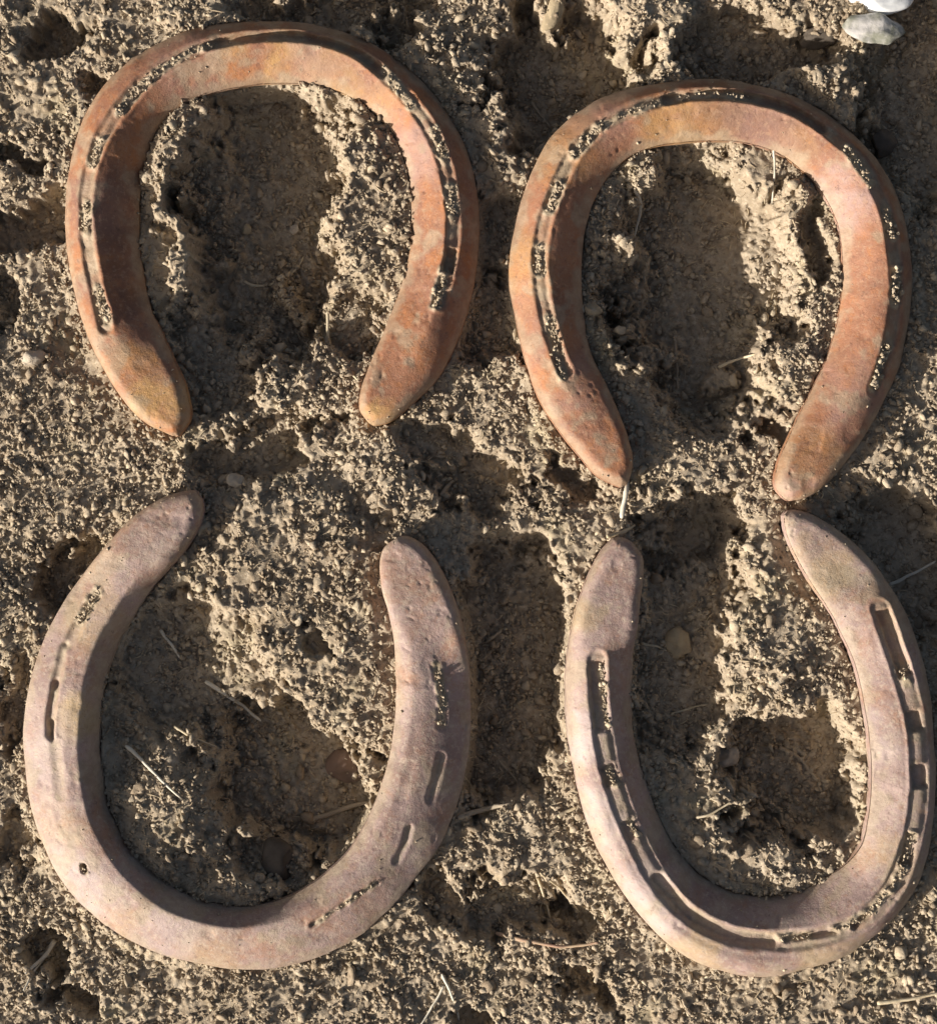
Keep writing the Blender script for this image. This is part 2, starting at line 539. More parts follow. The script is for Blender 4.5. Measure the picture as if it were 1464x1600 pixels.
def clumps(n, seed):
    """crumbs sticking together in open, knobbly clusters"""
    rng = np.random.default_rng(seed)
    px = rng.uniform(-60, 1524, n * 3); py = rng.uniform(-60, 1660, n * 3)
    keep = rng.uniform(-0.8, 0.8, len(px)) < fbm(px, py, 120, 411, 3)
    px, py = px[keep][:n], py[keep][:n]
    num = rng.integers(4, 11, len(px))
    i = np.repeat(np.arange(len(px)), num)
    sz = rng.lognormal(math.log(6.5), 0.35, len(px))[i]
    qx = px[i] + rng.normal(0, 1, len(i)) * sz; qy = py[i] + rng.normal(0, 1, len(i)) * sz
    r = np.clip(rng.lognormal(math.log(2.8), 0.38, len(i)), 1.5, 6)
    ok = free_of_shoes(qx, qy)
    qx, qy, r, i, sz = qx[ok], qy[ok], r[ok], i[ok], sz[ok]
    e = np.hypot(qx - px[i], qy - py[i]) / sz
    qz = ground_z(qx, qy) + r * 0.2 + rng.uniform(0, 1, len(r)) * np.maximum(0, 1.5 - e) * sz * 0.75
    return lump_cloud(qx, qy, qz, r, 1, rng)


v1, f1 = scatter(1700, 3.2, 4.8, 8.5, 2, -0.1, 21, 401)
v2, f2 = scatter(7000, 1.3, 2.2, 4.0, 1, 0.3, 22, 402)
v3, f3 = clumps(2700, 23)


def carpet(n, seed):
    """the loose, open layer of crumbs that covers nearly all of the soil"""
    rng = np.random.default_rng(seed)
    px = rng.uniform(-60, 1524, n * 2); py = rng.uniform(-60, 1660, n * 2)
    d = 0.75 * fbm(px, py, 46, 431, 4, 0.6) + 0.6 * fbm(px, py, 170, 441, 2)
    ok = (rng.uniform(-0.95, 0.55, len(px)) < d) & free_of_shoes(px, py)
    px, py, d = px[ok][:n], py[ok][:n], d[ok][:n]
    r = np.clip(rng.lognormal(math.log(2.35), 0.50, len(px)), 1.2, 8)
    pz = ground_z(px, py) + r * 0.12 + rng.uniform(0, 1, len(px)) ** 2 * np.clip(d + 0.5, 0, 1) * 6.0
    return lump_cloud(px, py, pz, r, 1, rng)


v4, f4 = carpet(34000, 24)


def banked(n, seed):
    """soil spilled against and over the rims of the shoes"""
    rng = np.random.default_rng(seed)
    A = []
    for p in POLYS:
        q = np.vstack([p, p[:1]])
        i = rng.integers(0, len(p), n // 4); t = rng.uniform(0, 1, n // 4)[:, None]
        c = q[i] * (1 - t) + q[i + 1] * t
        c = c[rng.uniform(-0.6, 0.5, len(c)) < fbm(c[:, 0], c[:, 1], 50, 451, 3)]
        A.append(c + rng.normal(0, 4.5, c.shape))
    A = np.vstack(A)
    px, py = A[:, 0], A[:, 1]
    keep = ground_z(px, py) > -14
    px, py = px[keep], py[keep]
    r = np.clip(rng.lognormal(math.log(2.2), 0.45, len(px)), 1.1, 5.5)
    pz = np.maximum(ground_z(px, py), 4) + r * 0.2 + rng.uniform(0, 1, len(px)) ** 2 * 9
    return lump_cloud(px, py, pz, r, 1, rng)


v5, f5 = banked(5600, 25)
me = mesh_np("soil_crumbs", np.vstack([v1, v2, v3, v4, v5]), np.vstack([f1, f2 + len(v1), f3 + len(v1) + len(v2), f4 + len(v1) + len(v2) + len(v3), f5 + len(v1) + len(v2) + len(v3) + len(v4)]), True)
obj("soil_crumbs", me, M_crumb, kind="stuff")

# ------------------------------------------------------------------ horseshoes
NS, NU = 620, 60
LOOSE = []


def make_shoe(k, mat, label, wO, hO, pO, wI, hI, pI, feats, tints, seed, plugs):
    out = catmull(OUTLINES[k][0], NS); inn = catmull(OUTLINES[k][1], NS)
    rng = np.random.default_rng(seed)
    ker = np.hanning(27); ker /= ker.sum()
    def smooth(c):
        e = np.vstack([2 * c[0] - c[13:0:-1], c, 2 * c[-1] - c[-2:-15:-1]])
        return np.stack([np.convolve(e[:, q], ker, 'valid') for q in range(2)], 1)
    out = smooth(out); inn = smooth(inn)
    # forged edges are never quite true
    for c, sd in ((out, 1), (inn, 2)):
        c += np.stack([1.3 * fbm(c[:, 0], c[:, 1], 60, seed + sd, 3), 1.3 * fbm(c[:, 0], c[:, 1], 60, seed + sd + 40, 3)], 1)
    th = np.linspace(0, math.pi, NU)
    u = 0.5 - 0.5 * np.cos(th) * (0.6 + 0.4 * np.abs(np.cos(th)))
    u = (u - u[0]) / (u[-1] - u[0])
    P = out[:, None, :] * (1 - u)[None, :, None] + inn[:, None, :] * u[None, :, None]
    px, py = P[..., 0], P[..., 1]
    for e0, e1, sl in ((0, 6, slice(0, 24)), (-1, -7, slice(-1, -25, -1))):      # round the heel tips
        mt = 0.5 * (out[e0] + inn[e0]) - 0.5 * (out[e1] + inn[e1]); mt /= np.linalg.norm(mt)
        ch = np.linalg.norm(out[e0] - inn[e0])
        w = (1 - np.arange(24) / 24.0) ** 2
        P[sl] += (w[:, None] * np.sin(math.pi * u)[None, :])[..., None] * mt * ch * 0.16
    px, py = P[..., 0], P[..., 1]
    loopO = np.vstack([P[0, NU // 2::-1], out[::4], P[-1, :NU // 2 + 1]])
    loopI = np.vstack([P[0, NU // 2:], inn[::4], P[-1, :NU // 2 - 1:-1]])
    dO, _ = seg_dist(px, py, loopO); dI, _ = seg_dist(px, py, loopI)
    # the branches are domed between the heels; the heels are flat pads with a tight rounded edge
    tt = np.linspace(0, 1, NS)[:, None]
    p0, p1 = (0.06, 0.22) if k < 2 else (0.105, 0.16)
    hp = sstep(p0, p1, tt) * sstep(p0, p1, 1 - tt)

    def edge(d, w, h, p):
        q1 = np.clip(1 - d / w, 0, 1)
        dome = h * (0.80 * q1 ** p + 0.20 * (1 - np.sqrt(np.clip(1 - q1 ** 2, 0, 1))))
        q2 = np.clip(1 - d / 19, 0, 1)
        pad = 22 * (1 - np.sqrt(np.clip(1 - q2 ** 2, 0, 1)))
        return dome * hp + pad * (1 - hp)
    right = sstep(0.52, 0.66, tt) if k > 1 else 0.0       # the right branches of the lower pair are flatter inside
    drO = edge(dO, wO, hO, pO); drI = edge(dI, wI, hI, pI) * (1 - 0.62 * right)
    z = TOP - np.sqrt(drO ** 2 + drI ** 2)
    z += 1.1 * fbm(px, py, 70, seed + 7, 2) + 0.22 * fbm(px, py, 9, seed + 9, 2)
    dirt = np.zeros_like(z)
    for f in feats:
        pts, hw, dep = f[0], f[1], f[2]
        if len(pts) > 2: pts = [tuple(q) for q in catmull(pts, len(pts) * 4)]
        soft = f[3] if len(f) > 3 else 3.0
        lip = f[4] if len(f) > 4 else 1.2
        d, fr = seg_dist(px, py, pts)
        if len(pts) == 2 and 8 <= hw and dep > 2.5:           # punched nail slots are square-ended
            (ax, ay), (bx, by) = pts
            ln_ = math.hypot(bx - ax, by - ay); tx, ty = (bx - ax) / ln_, (by - ay) / ln_
            al = np.abs((px - (ax + bx) / 2) * tx + (py - (ay + by) / 2) * ty) - ln_ / 2 - 3
            pe = np.abs(-(px - (ax + bx) / 2) * ty + (py - (ay + by) / 2) * tx)
            d = np.maximum(pe, al + hw)
            lip *= 0.5
        d = d + 0.8 * fbm(px, py, 16, seed + 13, 2)
        fade = 1.0
        z -= dep * (1 - sstep(hw - soft, hw + soft * 0.6, d)) * fade
        z += lip * np.exp(-((d - hw - 3.5) / 3.0) ** 2)
        dirt = np.maximum(dirt, (1 - sstep(hw - 4, hw + 3, d)) * (0.35 + 0.45 * sstep(-0.2, 0.5, fbm(px, py, 20, seed + 23, 3))))
    for (pts, hw, num, rm) in plugs:
        d, _ = seg_dist(px, py, pts)
        d = d + 3.0 * fbm(px, py, 14, seed + 71, 3)
        m = 1 - sstep(hw * 0.6, hw * 1.25 + 2, d)
        dirt = np.maximum(dirt, np.minimum(1, m * 1.3))
        z += m * (2.6 + 2.4 * fbm(px, py, 9, seed + 73, 3, 0.6))
    # dust lying along the edges and in patches
    de = np.minimum(dO, dI)
    dirt = np.maximum(dirt, 0.55 * (1 - sstep(2, 16, de + 9 * fbm(px, py, 26, seed + 75, 3))))
    dirt = np.maximum(dirt, 0.55 * sstep(0.35, 0.9, fbm(px, py, 44, seed + 77, 4, 0.6)))
    # corrosion pits and scars
    z -= 1.3 * sstep(0.5, 0.95, vnoise(px, py, 26, seed + 85))
    pit = sstep(0.62, 0.95, vnoise(px, py, 8, seed + 81)) * sstep(-0.1, 0.5, fbm(px, py, 60, seed + 83, 2))
    z -= 1.5 * pit
    z = np.maximum(z, BOT + 4)
    zz = z
    kf = (CAM_H - 26.0 * S) / CAM_H
    top = np.stack([(px - CX) * S * kf, (CY - py) * S * kf, zz * S], -1)
    # border loop for the walls
    idx = np.arange(NS * NU).reshape(NS, NU)
    quads = [np.stack([idx[:-1, :-1], idx[1:, :-1], idx[1:, 1:], idx[:-1, 1:]], -1).reshape(-1, 4)]
    verts = [top.reshape(-1, 3)]
    ring = np.concatenate([idx[:, 0], idx[-1, 1:], idx[-2::-1, -1], idx[0, -2:0:-1]])
    rp = verts[0][ring]
    cen = np.concatenate([idx[:, NU // 2], np.full(NU - 1, idx[-1, NU // 2]), idx[-2::-1, NU // 2], np.full(NU - 2, idx[0, NU // 2])])
    cdir = verts[0][cen] - rp; cdir[:, 2] = 0
    ln = np.linalg.norm(cdir, axis=1)[:, None] + 1e-9
    prev = ring; base = len(verts[0]); n = len(ring)
    for fz, ins in ((0.15, -0.4), (0.5, -0.6), (0.85, 1.0), (1.0, 5.0)):
        q = rp + cdir / ln * ins * S
        q[:, 2] = rp[:, 2] * (1 - fz) + BOT * S * fz
        verts.append(q)
        cur = np.arange(base, base + n); base += n
        quads.append(np.stack([prev, np.roll(prev, -1), np.roll(cur, -1), cur], -1))
        prev = cur
    # underside
    o_i = prev[:NS]; i_i = prev[NS + NU - 2: NS + NU - 2 + NS][::-1]
    quads.append(np.stack([o_i[:-1], i_i[:-1], i_i[1:], o_i[1:]], -1))
    VV = np.vstack(verts)
    # orient outward: photo y is flipped, so check one face and flip all if needed
    a, b, c, d = [VV[i] for i in quads[0][NU * 300 + NU // 2]]
    if np.cross(b - a, c - a)[2] < 0: pass
    QQ = np.vstack(quads)
    if np.cross(b - a, c - a)[2] < 0: QQ = QQ[:, ::-1]
    me = mesh_np("horseshoe", VV, QQ)
    # stains with painted rim brightness, and caught dirt, as attributes
    st = np.zeros((len(VV), 4), np.float32); st[:, 3] = 1
    X_, Y_ = px.ravel(), py.ravel()
    wob = 18 * fbm(X_, Y_, 40, seed + 61, 3)
    for (sx, sy, sr, ch, am) in tints:
        d = np.hypot(X_ - sx, Y_ - sy) + wob
        st[:NS * NU, ch] = np.maximum(st[:NS * NU, ch], am * (1 - sstep(sr * 0.5, sr * 1.15, d)))
    for q in range(4): st[NS * NU + q * n: NS * NU + (q + 1) * n] = st[ring]
    at = me.attributes.new("tint", 'FLOAT_COLOR', 'POINT'); at.data.foreach_set("color", st.ravel())
    dt = np.zeros(len(VV), np.float32); dt[:NS * NU] = dirt.ravel()
    rz = VV[NS * NU:, 2] / S
    dt[NS * NU:] = 0.85 * (1 - sstep(BOT + 4, BOT + 30, rz))
    at = me.attributes.new("dirt", 'FLOAT', 'POINT'); at.data.foreach_set("value", dt)
    ctr = np.array([VV[:, 0].mean(), VV[:, 1].mean(), BOT * S])
    root = bpy.data.objects.new("horseshoe", None)
    scene.collection.objects.link(root)
    root.location = ctr; root.empty_display_size = 0.02
    root["label"] = label; root["category"] = "horseshoe"; root["group"] = "four rusty horseshoes laid on the soil"
    me.transform(__import__("mathutils").Matrix.Translation(-Vector(ctr)))
    obj("iron_bar", me, mat, parent=root)
    okz = (zz > 26) & (np.minimum(dO, dI) > 3)
    wgt = np.where(okz, 0.12 + 0.9 * (1 - sstep(4, 20, np.minimum(dO, dI))) + 1.2 * dirt, 0).ravel() * np.gradient(px, axis=0).__abs__().ravel().clip(.5, 4)
    pk = rng.choice(NS * NU, 70, p=wgt / wgt.sum())
    rr = np.clip(rng.lognormal(math.log(1.15), 0.3, 70), 0.7, 2.4)
    LOOSE.append(((px.ravel()[pk] - CX) * kf + CX, (py.ravel()[pk] - CY) * kf + CY, zz.ravel()[pk] + rr * 0.4, rr))
    # earth packed into the crease and the nail holes
    def top_z(x, y):
        i = np.argmin((px - x) ** 2 + (py - y) ** 2)
        return z.ravel()[i]
    for (pts, hw, num, rm) in plugs:
        num = int(num * 1.5); rm *= 0.66
        c = catmull(pts, 40) if len(pts) > 2 else np.stack([np.linspace(pts[0][0], pts[1][0], 40), np.linspace(pts[0][1], pts[1][1], 40)], 1)
        ii = rng.integers(0, 40, num)
        qx = c[ii, 0] + rng.normal(0, hw * 0.45, num); qy = c[ii, 1] + rng.normal(0, hw * 0.45, num)
        r = np.clip(rng.lognormal(math.log(rm), 0.4, num), 1.2, 8)
        qz = np.array([top_z(a, b) for a, b in zip(qx, qy)])
        rim = np.array([np.percentile(z.ravel()[(px.ravel() - a) ** 2 + (py.ravel() - b) ** 2 < 20 ** 2], 80) for a, b in zip(qx, qy)])
        qz = np.maximum(qz + r * 0.3, rim - 3 + rng.uniform(-2, 4, num))
        qz = np.minimum(qz, rim + 1.5)
        vv, ff = lump_cloud((qx - CX) * kf + CX, (qy - CY) * kf + CY, qz, r, 1, rng)
        obj("dirt_plug", mesh_np("dirt_plug", vv - ctr, ff), M_plug, parent=root)
    return root


TL_G = [(170,512),(152,440),(140,370),(140,300),(155,240),(178,195),(208,155),(250,115),(310,82),(370,66),(440,60),(510,67),(560,87),(610,127),(650,172),(680,220),(700,280),(708,340),(705,400),(688,475)]
TR_G = [(882,582),(862,530),(848,470),(842,410),(850,350),(868,300),(895,245),(930,207),(980,178),(1040,158),(1110,151),(1180,158),(1240,178),(1300,217),(1345,262),(1375,320),(1388,370),(1395,430),(1393,500),(1378,560),(1360,608)]
BR_G = [(931,1030),(935,1100),(945,1170),(962,1235),(988,1300),(1030,1378),(1080,1428),(1140,1457),(1200,1464),(1270,1459),(1340,1432),(1388,1383),(1414,1320),(1428,1260),(1431,1190),(1424,1120),(1404,1050),(1382,985),(1370,950)]

# palettes: base, alt, orange, dust, ochre, lilac, dark
def rust_up(name, seed):
    return rust_mat(name, (0.36, 0.166, 0.094), (0.25, 0.122, 0.082), (0.43, 0.170, 0.058), (0.41, 0.255, 0.165),
                    (0.54, 0.33, 0.13), (0.40, 0.265, 0.235), (0.12, 0.056, 0.040), seed, 0.34)


def rust_low(name, seed):
    return rust_mat(name, (0.43, 0.315, 0.288), (0.29, 0.203, 0.188), (0.345, 0.185, 0.115), (0.50, 0.415, 0.33),
                    (0.52, 0.38, 0.21), (0.50, 0.41, 0.40), (0.16, 0.100, 0.084), seed, 0.55)


make_shoe(0, rust_up("orange_rust", 1),
          "orange rusted horseshoe with heels down and ochre inner toe edge, left of another orange one",
          50, 42, 1.6, 66, 46, 1.5,
          [(TL_G, 11, 6, 5, 0.5), ([(158,455),(172,505)], 9, 4, 3), ([(140,325),(138,360)], 9, 3, 3), ([(150,262),(160,226)], 9, 3, 3),
           ([(194,175),(222,140)], 9, 3, 3), ([(330,76),(380,64),(450,60),(510,68),(560,88),(600,118)], 7, 8, 3, 2.0), ([(678,208),(692,245)], 9, 3, 3), ([(704,300),(708,336)], 9, 3, 3),
           ([(706,395),(700,425)], 8, 11, 2.5, 2), ([(692,436),(682,480)], 9, 3, 4)],
          [(370,95,40,0,.5), (440,95,45,0,.75), (520,115,55,0,.75), (480,110,50,1,.5), (590,165,40,0,.3), (640,250,60,1,.6), (190,330,90,2,.55), (195,450,60,2,.6), (225,560,40,0,.35), (255,630,45,0,.75), (590,645,30,0,.9),
           (560,60,90,2,.5), (690,170,60,2,.45), (300,110,70,1,.35), (150,330,60,1,.35)], 100,  # dark patches on the outer toe, right shoulder and inner left arm
          [([(158,455),(172,505)], 9, 34, 3.0), ([(140,322),(138,360)], 9, 24, 3.0), ([(150,262),(160,225)], 9, 26, 3.0), ([(190,180),(222,142),(262,108)], 8, 44, 2.8),
           ([(262,108),(300,86),(335,74)], 6, 26, 2.4), ([(600,112),(628,150),(642,170)], 8, 26, 2.6), ([(676,206),(694,250)], 9, 28, 3.0), ([(703,296),(708,338)], 9, 24, 2.6), ([(694,428),(680,480)], 9, 36, 3.0)])
make_shoe(1, rust_up("orange_rust_right", 2),
          "orange rusted horseshoe with heels down and lilac patch on its toe, below the white stone",
          48, 42, 1.7, 62, 38, 1.6,
          [(TR_G, 11, 6, 5, 0.5), ([(860,512),(878,582)], 8, 5, 3, 1.0), ([(841,392),(843,428)], 9, 4, 2.5, 1), ([(858,330),(872,295)], 10, 3, 2.5, 1), ([(900,240),(925,212)], 10, 2, 4),
           ([(1040,160),(1110,151),(1180,158),(1240,178),(1280,205)], 8, 8, 3, 2.0), ([(1332,255),(1352,284)], 8, 3, 4), ([(1380,335),(1388,368)], 9, 3, 2.5), ([(1396,430),(1394,470)], 9, 4, 2.5), ([(1382,545),(1360,606)], 8, 5, 2.5, 1.0)],
          [(1050,195,55,0,.6), (1120,185,50,0,.45), (1240,235,45,0,.3), (1190,200,50,1,.4), (1310,320,70,1,.95), (1180,200,60,1,.5), (880,230,70,0,.35), (815,420,60,0,.45), (1270,720,60,0,.3), (1225,765,30,1,.9), (1225,765,24,0,.5),
           (1330,620,70,1,.45), (885,470,60,2,.4), (900,600,50,1,.45), (1180,140,120,2,.5), (1380,260,60,2,.5), (935,190,60,1,.3)], 200,  # darker along the outer toe, right shoulder and inner left arm
          [([(858,500),(878,590)], 8, 46, 3.0), ([(841,390),(843,430)], 8, 26, 3.0), ([(857,334),(873,292)], 9, 30, 3.2), ([(895,246),(930,207)], 9, 40, 3.0), ([(930,207),(975,182),(1030,162)], 6, 28, 2.6),
           ([(1060,155),(1110,150),(1165,156)], 5, 14, 2.2), ([(1318,235),(1355,288)], 8, 34, 2.8), ([(1378,330),(1390,374)], 9, 30, 3.0), ([(1397,424),(1394,474)], 9, 32, 3.0), ([(1384,540),(1358,608)], 8, 44, 3.0)])
make_shoe(2, rust_low("pale_rust", 3),
          "dusty pinkish-brown horseshoe with heels pointing up and a smooth toe with one small round hole",
          76, 36, 1.5, 27, 46, 1.5,
          [([(152,930),(132,965),(112,1005)], 9, 6, 7, .4), ([(92,1068),(84,1110),(82,1145)], 7, 8, 5, .4), ([(92,1160),(100,1240)], 9, 2.5, 9, 0.2), ([(84,1128),(86,1150)], 5, 6, 3, .4), ([(135,1350),(136,1358)], 5, 18, 3, 0.5),
           ([(104,1008),(92,1070)], 7, 5, 6, .3), ([(681,1038),(692,1085),(690,1130)], 6, 5, 8, 0.5), ([(690,1180),(682,1215),(672,1245)], 5, 5.5, 11, 0.9), ([(640,1290),(632,1318),(620,1342)], 5, 5.5, 11, 0.9), ([(590,1375),(545,1405),(490,1440)], 4, 5, 3)],
          [(150,960,60,0,.5), (118,1120,50,0,.8), (95,1300,60,0,.3), (190,1430,40,0,.5), (60,1150,70,1,.6), (120,1390,90,1,.7), (260,1460,60,1,.5), (660,1180,70,2,.35), (260,820,60,2,.3), (590,1330,60,2,.3), (650,900,50,2,.2), (330,1490,50,0,.4), (610,1380,70,1,.3)], 300,  # lilac patches at lower left also paint in the brightness of the sunlit rim
          [([(154,925),(128,972)], 9, 34, 2.8), ([(682,1040),(692,1085),(690,1128)], 6, 22, 2.4), ([(585,1378),(545,1405),(492,1440)], 3, 24, 2.2), ([(133,1350),(138,1360)], 3, 5, 2.2)])
make_shoe(3, rust_low("pale_rust_creased", 4),
          "dusty pinkish-brown horseshoe with heels pointing up and a deep full crease showing its nail slots",
          36, 36, 2.2, 46, 48, 1.4,
          [(BR_G, 15, 3.2, 4, 1.2), ([(930,1034),(939,1138)], 12, 7.5, 3), ([(946,1195),(956,1220)], 12, 6, 2.5), ([(976,1280),(988,1302)], 11, 6, 2.5), ([(1374,955),(1408,1052)], 11, 12, 3), ([(1419,1112),(1424,1136)], 12, 7, 2.5),
           ([(1428,1195),(1430,1225)], 12, 9, 2.5), ([(1418,1300),(1408,1345)], 9, 10, 3), ([(1025,1370),(1080,1428),(1140,1455),(1200,1464)], 11, 7, 5), ([(1225,1462),(1300,1450)], 5, 8, 3), ([(1330,1440),(1350,1425)], 6, 10, 3)],
          [(905,1150,60,1,.8), (930,1280,70,1,.8), (1010,1400,70,1,.7), (1085,1490,50,0,.6), (1290,1500,60,0,.6), (1270,850,50,0,.4), (1290,890,40,0,.6), (1380,1330,50,0,.5), (905,960,35,0,.6), (960,940,70,2,.2), (1180,1500,60,2,.2), (1400,1400,70,2,.2), (1345,1150,50,1,.5)], 400,
          [([(938,1038),(941,1085),(948,1135)], 4, 34, 2.4), ([(950,1200),(958,1222)], 7, 14, 2.6), ([(982,1282),(992,1300)], 6, 12, 2.6), ([(1418,1300),(1405,1350),(1385,1385)], 7, 40, 2.8), ([(1385,1385),(1345,1425),(1300,1448)], 7, 36, 2.6), ([(1210,1460),(1260,1456)], 5, 12, 2.2), ([(1400,1040),(1412,1064)], 7, 10, 2.6)])

lv, lf = lump_cloud(*[np.concatenate([q[i] for q in LOOSE]) for i in range(4)], 1, np.random.default_rng(77))
obj("fallen_grains", mesh_np("fallen_grains", lv, lf), M_plug, kind="stuff")

# ------------------------------------------------------------------ stones, pebbles, clods
M_white = plain_mat("white_quartz", (0.86, 0.87, 0.88), (0.76, 0.79, 0.82), 60, 0.5)
M_grey = plain_mat("grey_stone", (0.56, 0.54, 0.53), (0.20, 0.205, 0.165), 130, 0.8, 0.6)
M_dark = plain_mat("dark_stone", (0.135, 0.112, 0.09), (0.085, 0.07, 0.056), 110, 0.85, 0.5)
M_brown = plain_mat("brown_stone", (0.20, 0.135, 0.105), (0.14, 0.10, 0.08), 110, 0.85, 0.4)
M_tan = plain_mat("tan_clod", (0.44, 0.36, 0.24), (0.34, 0.27, 0.18), 140, 0.95, 0.8)
M_pale = plain_mat("pale_clod", (0.50, 0.44, 0.36), (0.38, 0.32, 0.25), 160, 0.95, 0.8)


def stone(name, px, py, rx, ry, rz, ang, mat, label, cat, seed, lift=0.35, amt=0.30, sub=4):
    rng = np.random.default_rng(seed)
    v = lumpy(ICO[sub][0], rng, amt, 12)
    v = v + 0.06 * np.stack([fbm(v[:, 0] * 100 + seed, v[:, 1] * 100 + v[:, 2] * 57, 45, seed + i, 4) for i in range(3)], 1)
    v = v * np.array([rx, ry, rz])
    a = math.radians(ang); c, s = math.cos(a), math.sin(a)
    v = np.stack([v[:, 0] * c - v[:, 1] * s, v[:, 0] * s + v[:, 1] * c, v[:, 2]], 1)
    g = float(np.median(ground_z(px + rx * 0.6 * np.cos(np.arange(8)), py + ry * 0.6 * np.sin(np.arange(8)))))
    o = obj(name, mesh_np(name, v * S, ICO[sub][1]), mat, label=label, cat=cat)
    o.location = (float(wx(px)), float(wy(py)), (g + rz * lift) * S)
    return o


stone("stone", 1360, -13, 74, 36, 30, 0, M_white, "bright white stone cut by the top edge of the picture", "stone", 1, 1.0, 0.5)
stone("stone", 1360, 47, 46, 25, 15, 0, M_grey, "flat grey oval stone just below the bright white stone", "stone", 2, 1.4, 0.5)
stone("stone", 1280, 48, 27, 22, 15, 0, M_dark, "dark rounded stone left of the flat grey oval stone", "stone", 3)
stone("stone", 1388, 212, 23, 20, 20, 0, M_dark, "round dark stone beside the outer edge of the upper right horseshoe", "stone", 4, 0.5)
stone("stone", 532, 1203, 30, 27, 20, 10, M_brown, "smooth brown stone in the shade inside the lower left horseshoe", "stone", 5, 0.0)
stone("clod", 432, 1345, 38, 32, 22, -10, M_dark, "dark rounded clod against the inner toe of the lower left horseshoe", "clod", 6, -0.25)  # dark material stands in for the shade lying over this clod
stone("clod", 1138, 1188, 26, 18, 16, 15, M_pale, "grey crumbly clod in the shade inside the lower right horseshoe", "clod", 7, 0.4, 0.5)
stone("clod", 1068, 1003, 22, 25, 18, 20, M_tan, "brown clod beside the shaded left arm of the lower right horseshoe", "clod", 8, 0.4, 0.5)
stone("clod", 48, 562, 17, 14, 12, 20, M_pale, "pale double lump of earth left of the upper left horseshoe", "clod", 9, 0.5, 0.5)
stone("clod", 368, 752, 14, 13, 11, 20, M_pale, "pale lump of earth beside the left heel tip of the lower left horseshoe", "clod", 10, 0.5, 0.5)
stone("bark_chip", 868, 18, 13, 26, 6, -25, M_tan, "tan flake lying in the dark hollow at the top edge", "chip", 12, 1.0, 0.35)
stone("bark_chip", 908, 34, 5, 11, 4, 35, M_pale, "small whitish flake right of the larger tan flake at the top", "chip", 13, 1.2, 0.3)
stone("pebble", 127, 58, 8, 12, 8, 10, M_pale, "small pale pebble in the hollow at the upper left corner", "pebble", 14, 0.7)
stone("pebble", 453, 348, 9, 8, 7, 0, M_pale, "tiny bright pebble on the lit soil inside the upper left horseshoe", "pebble", 15, 0.7)
stone("pebble", 376, 348, 8, 10, 7, 10, M_tan, "tan pebble in the shaded middle of the upper left horseshoe", "pebble", 16, 0.7)

# ------------------------------------------------------------------ straw, roots and twigs
M_straw = plain_mat("straw", (0.62, 0.53, 0.38), (0.50, 0.41, 0.27), 200, 0.6, 0.2)
M_straw_white = plain_mat("bleached_straw", (0.74, 0.69, 0.58), (0.60, 0.55, 0.45), 200, 0.6, 0.2)
M_twig = plain_mat("red_twig", (0.36, 0.20, 0.15), (0.50, 0.40, 0.26), 60, 0.7, 0.3)
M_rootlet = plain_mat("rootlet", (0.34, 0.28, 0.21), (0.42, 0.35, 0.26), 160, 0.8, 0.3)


def strand(name, pts, r, mat, label, cat, lift=2.0, group="bits of straw on the soil", flat=0.75, r2=None, rise=None):
    n = max(14, 7 * len(pts))
    c = catmull(pts, n) if len(pts) > 2 else np.stack([np.linspace(pts[0][0], pts[1][0], n), np.linspace(pts[0][1], pts[1][1], n)], 1)
    sd = int(pts[0][0] * 7 + pts[0][1])
    c = c + np.stack([0.9 * vnoise(c[:, 0], c[:, 1], 14, sd), 0.9 * vnoise(c[:, 0], c[:, 1], 14, sd + 1)], 1)
    g = ground_z(c[:, 0], c[:, 1])
    # a stiff strand: bridge the dips with a straight chord above the bumps
    t = np.linspace(0, 1, n)
    line = g[0] * (1 - t) + g[-1] * t
    sm = np.convolve(np.pad(g, 4, mode='edge'), np.ones(9) / 9, 'valid')
    z = 0.5 * (line + sm); z += max(0.0, float(np.percentile(g - z, 75))) + lift
    if rise: z += rise * t
    K = 7
    rr = np.linspace(r, r2 if r2 else r * 0.55, n) * (1 + 0.15 * vnoise(c[:, 0] * 3, c[:, 1] * 3, 20, sd + 5))
    rr[0] *= 0.6; rr[-1] *= 0.5
    tan = np.gradient(c, axis=0); tan /= np.linalg.norm(tan, axis=1)[:, None] + 1e-9
    nrm = np.stack([-tan[:, 1], tan[:, 0]], 1)
    a = np.linspace(0, 2 * math.pi, K, endpoint=False)
    R = c[:, None, :] + nrm[:, None, :] * (np.cos(a)[None, :, None] * rr[:, None, None])
    Z = z[:, None] + np.sin(a)[None] * rr[:, None] * flat
    V = np.stack([(R[..., 0] - CX) * S, (CY - R[..., 1]) * S, Z * S], -1).reshape(-1, 3)
    i = np.arange(n * K).reshape(n, K); j = np.roll(i, -1, axis=1)
    F = np.stack([i[:-1], i[1:], j[1:], j[:-1]], -1).reshape(-1, 4)
    V = np.vstack([V, V[:K].mean(0), V[-K:].mean(0)])
    caps = np.concatenate([np.stack([i[0], j[0], np.full(K, n * K)], -1), np.stack([j[-1], i[-1], np.full(K, n * K + 1)], -1)])
    return obj(name, mesh_np(name, V, [F, caps]), mat, label=label, cat=cat, group=group)


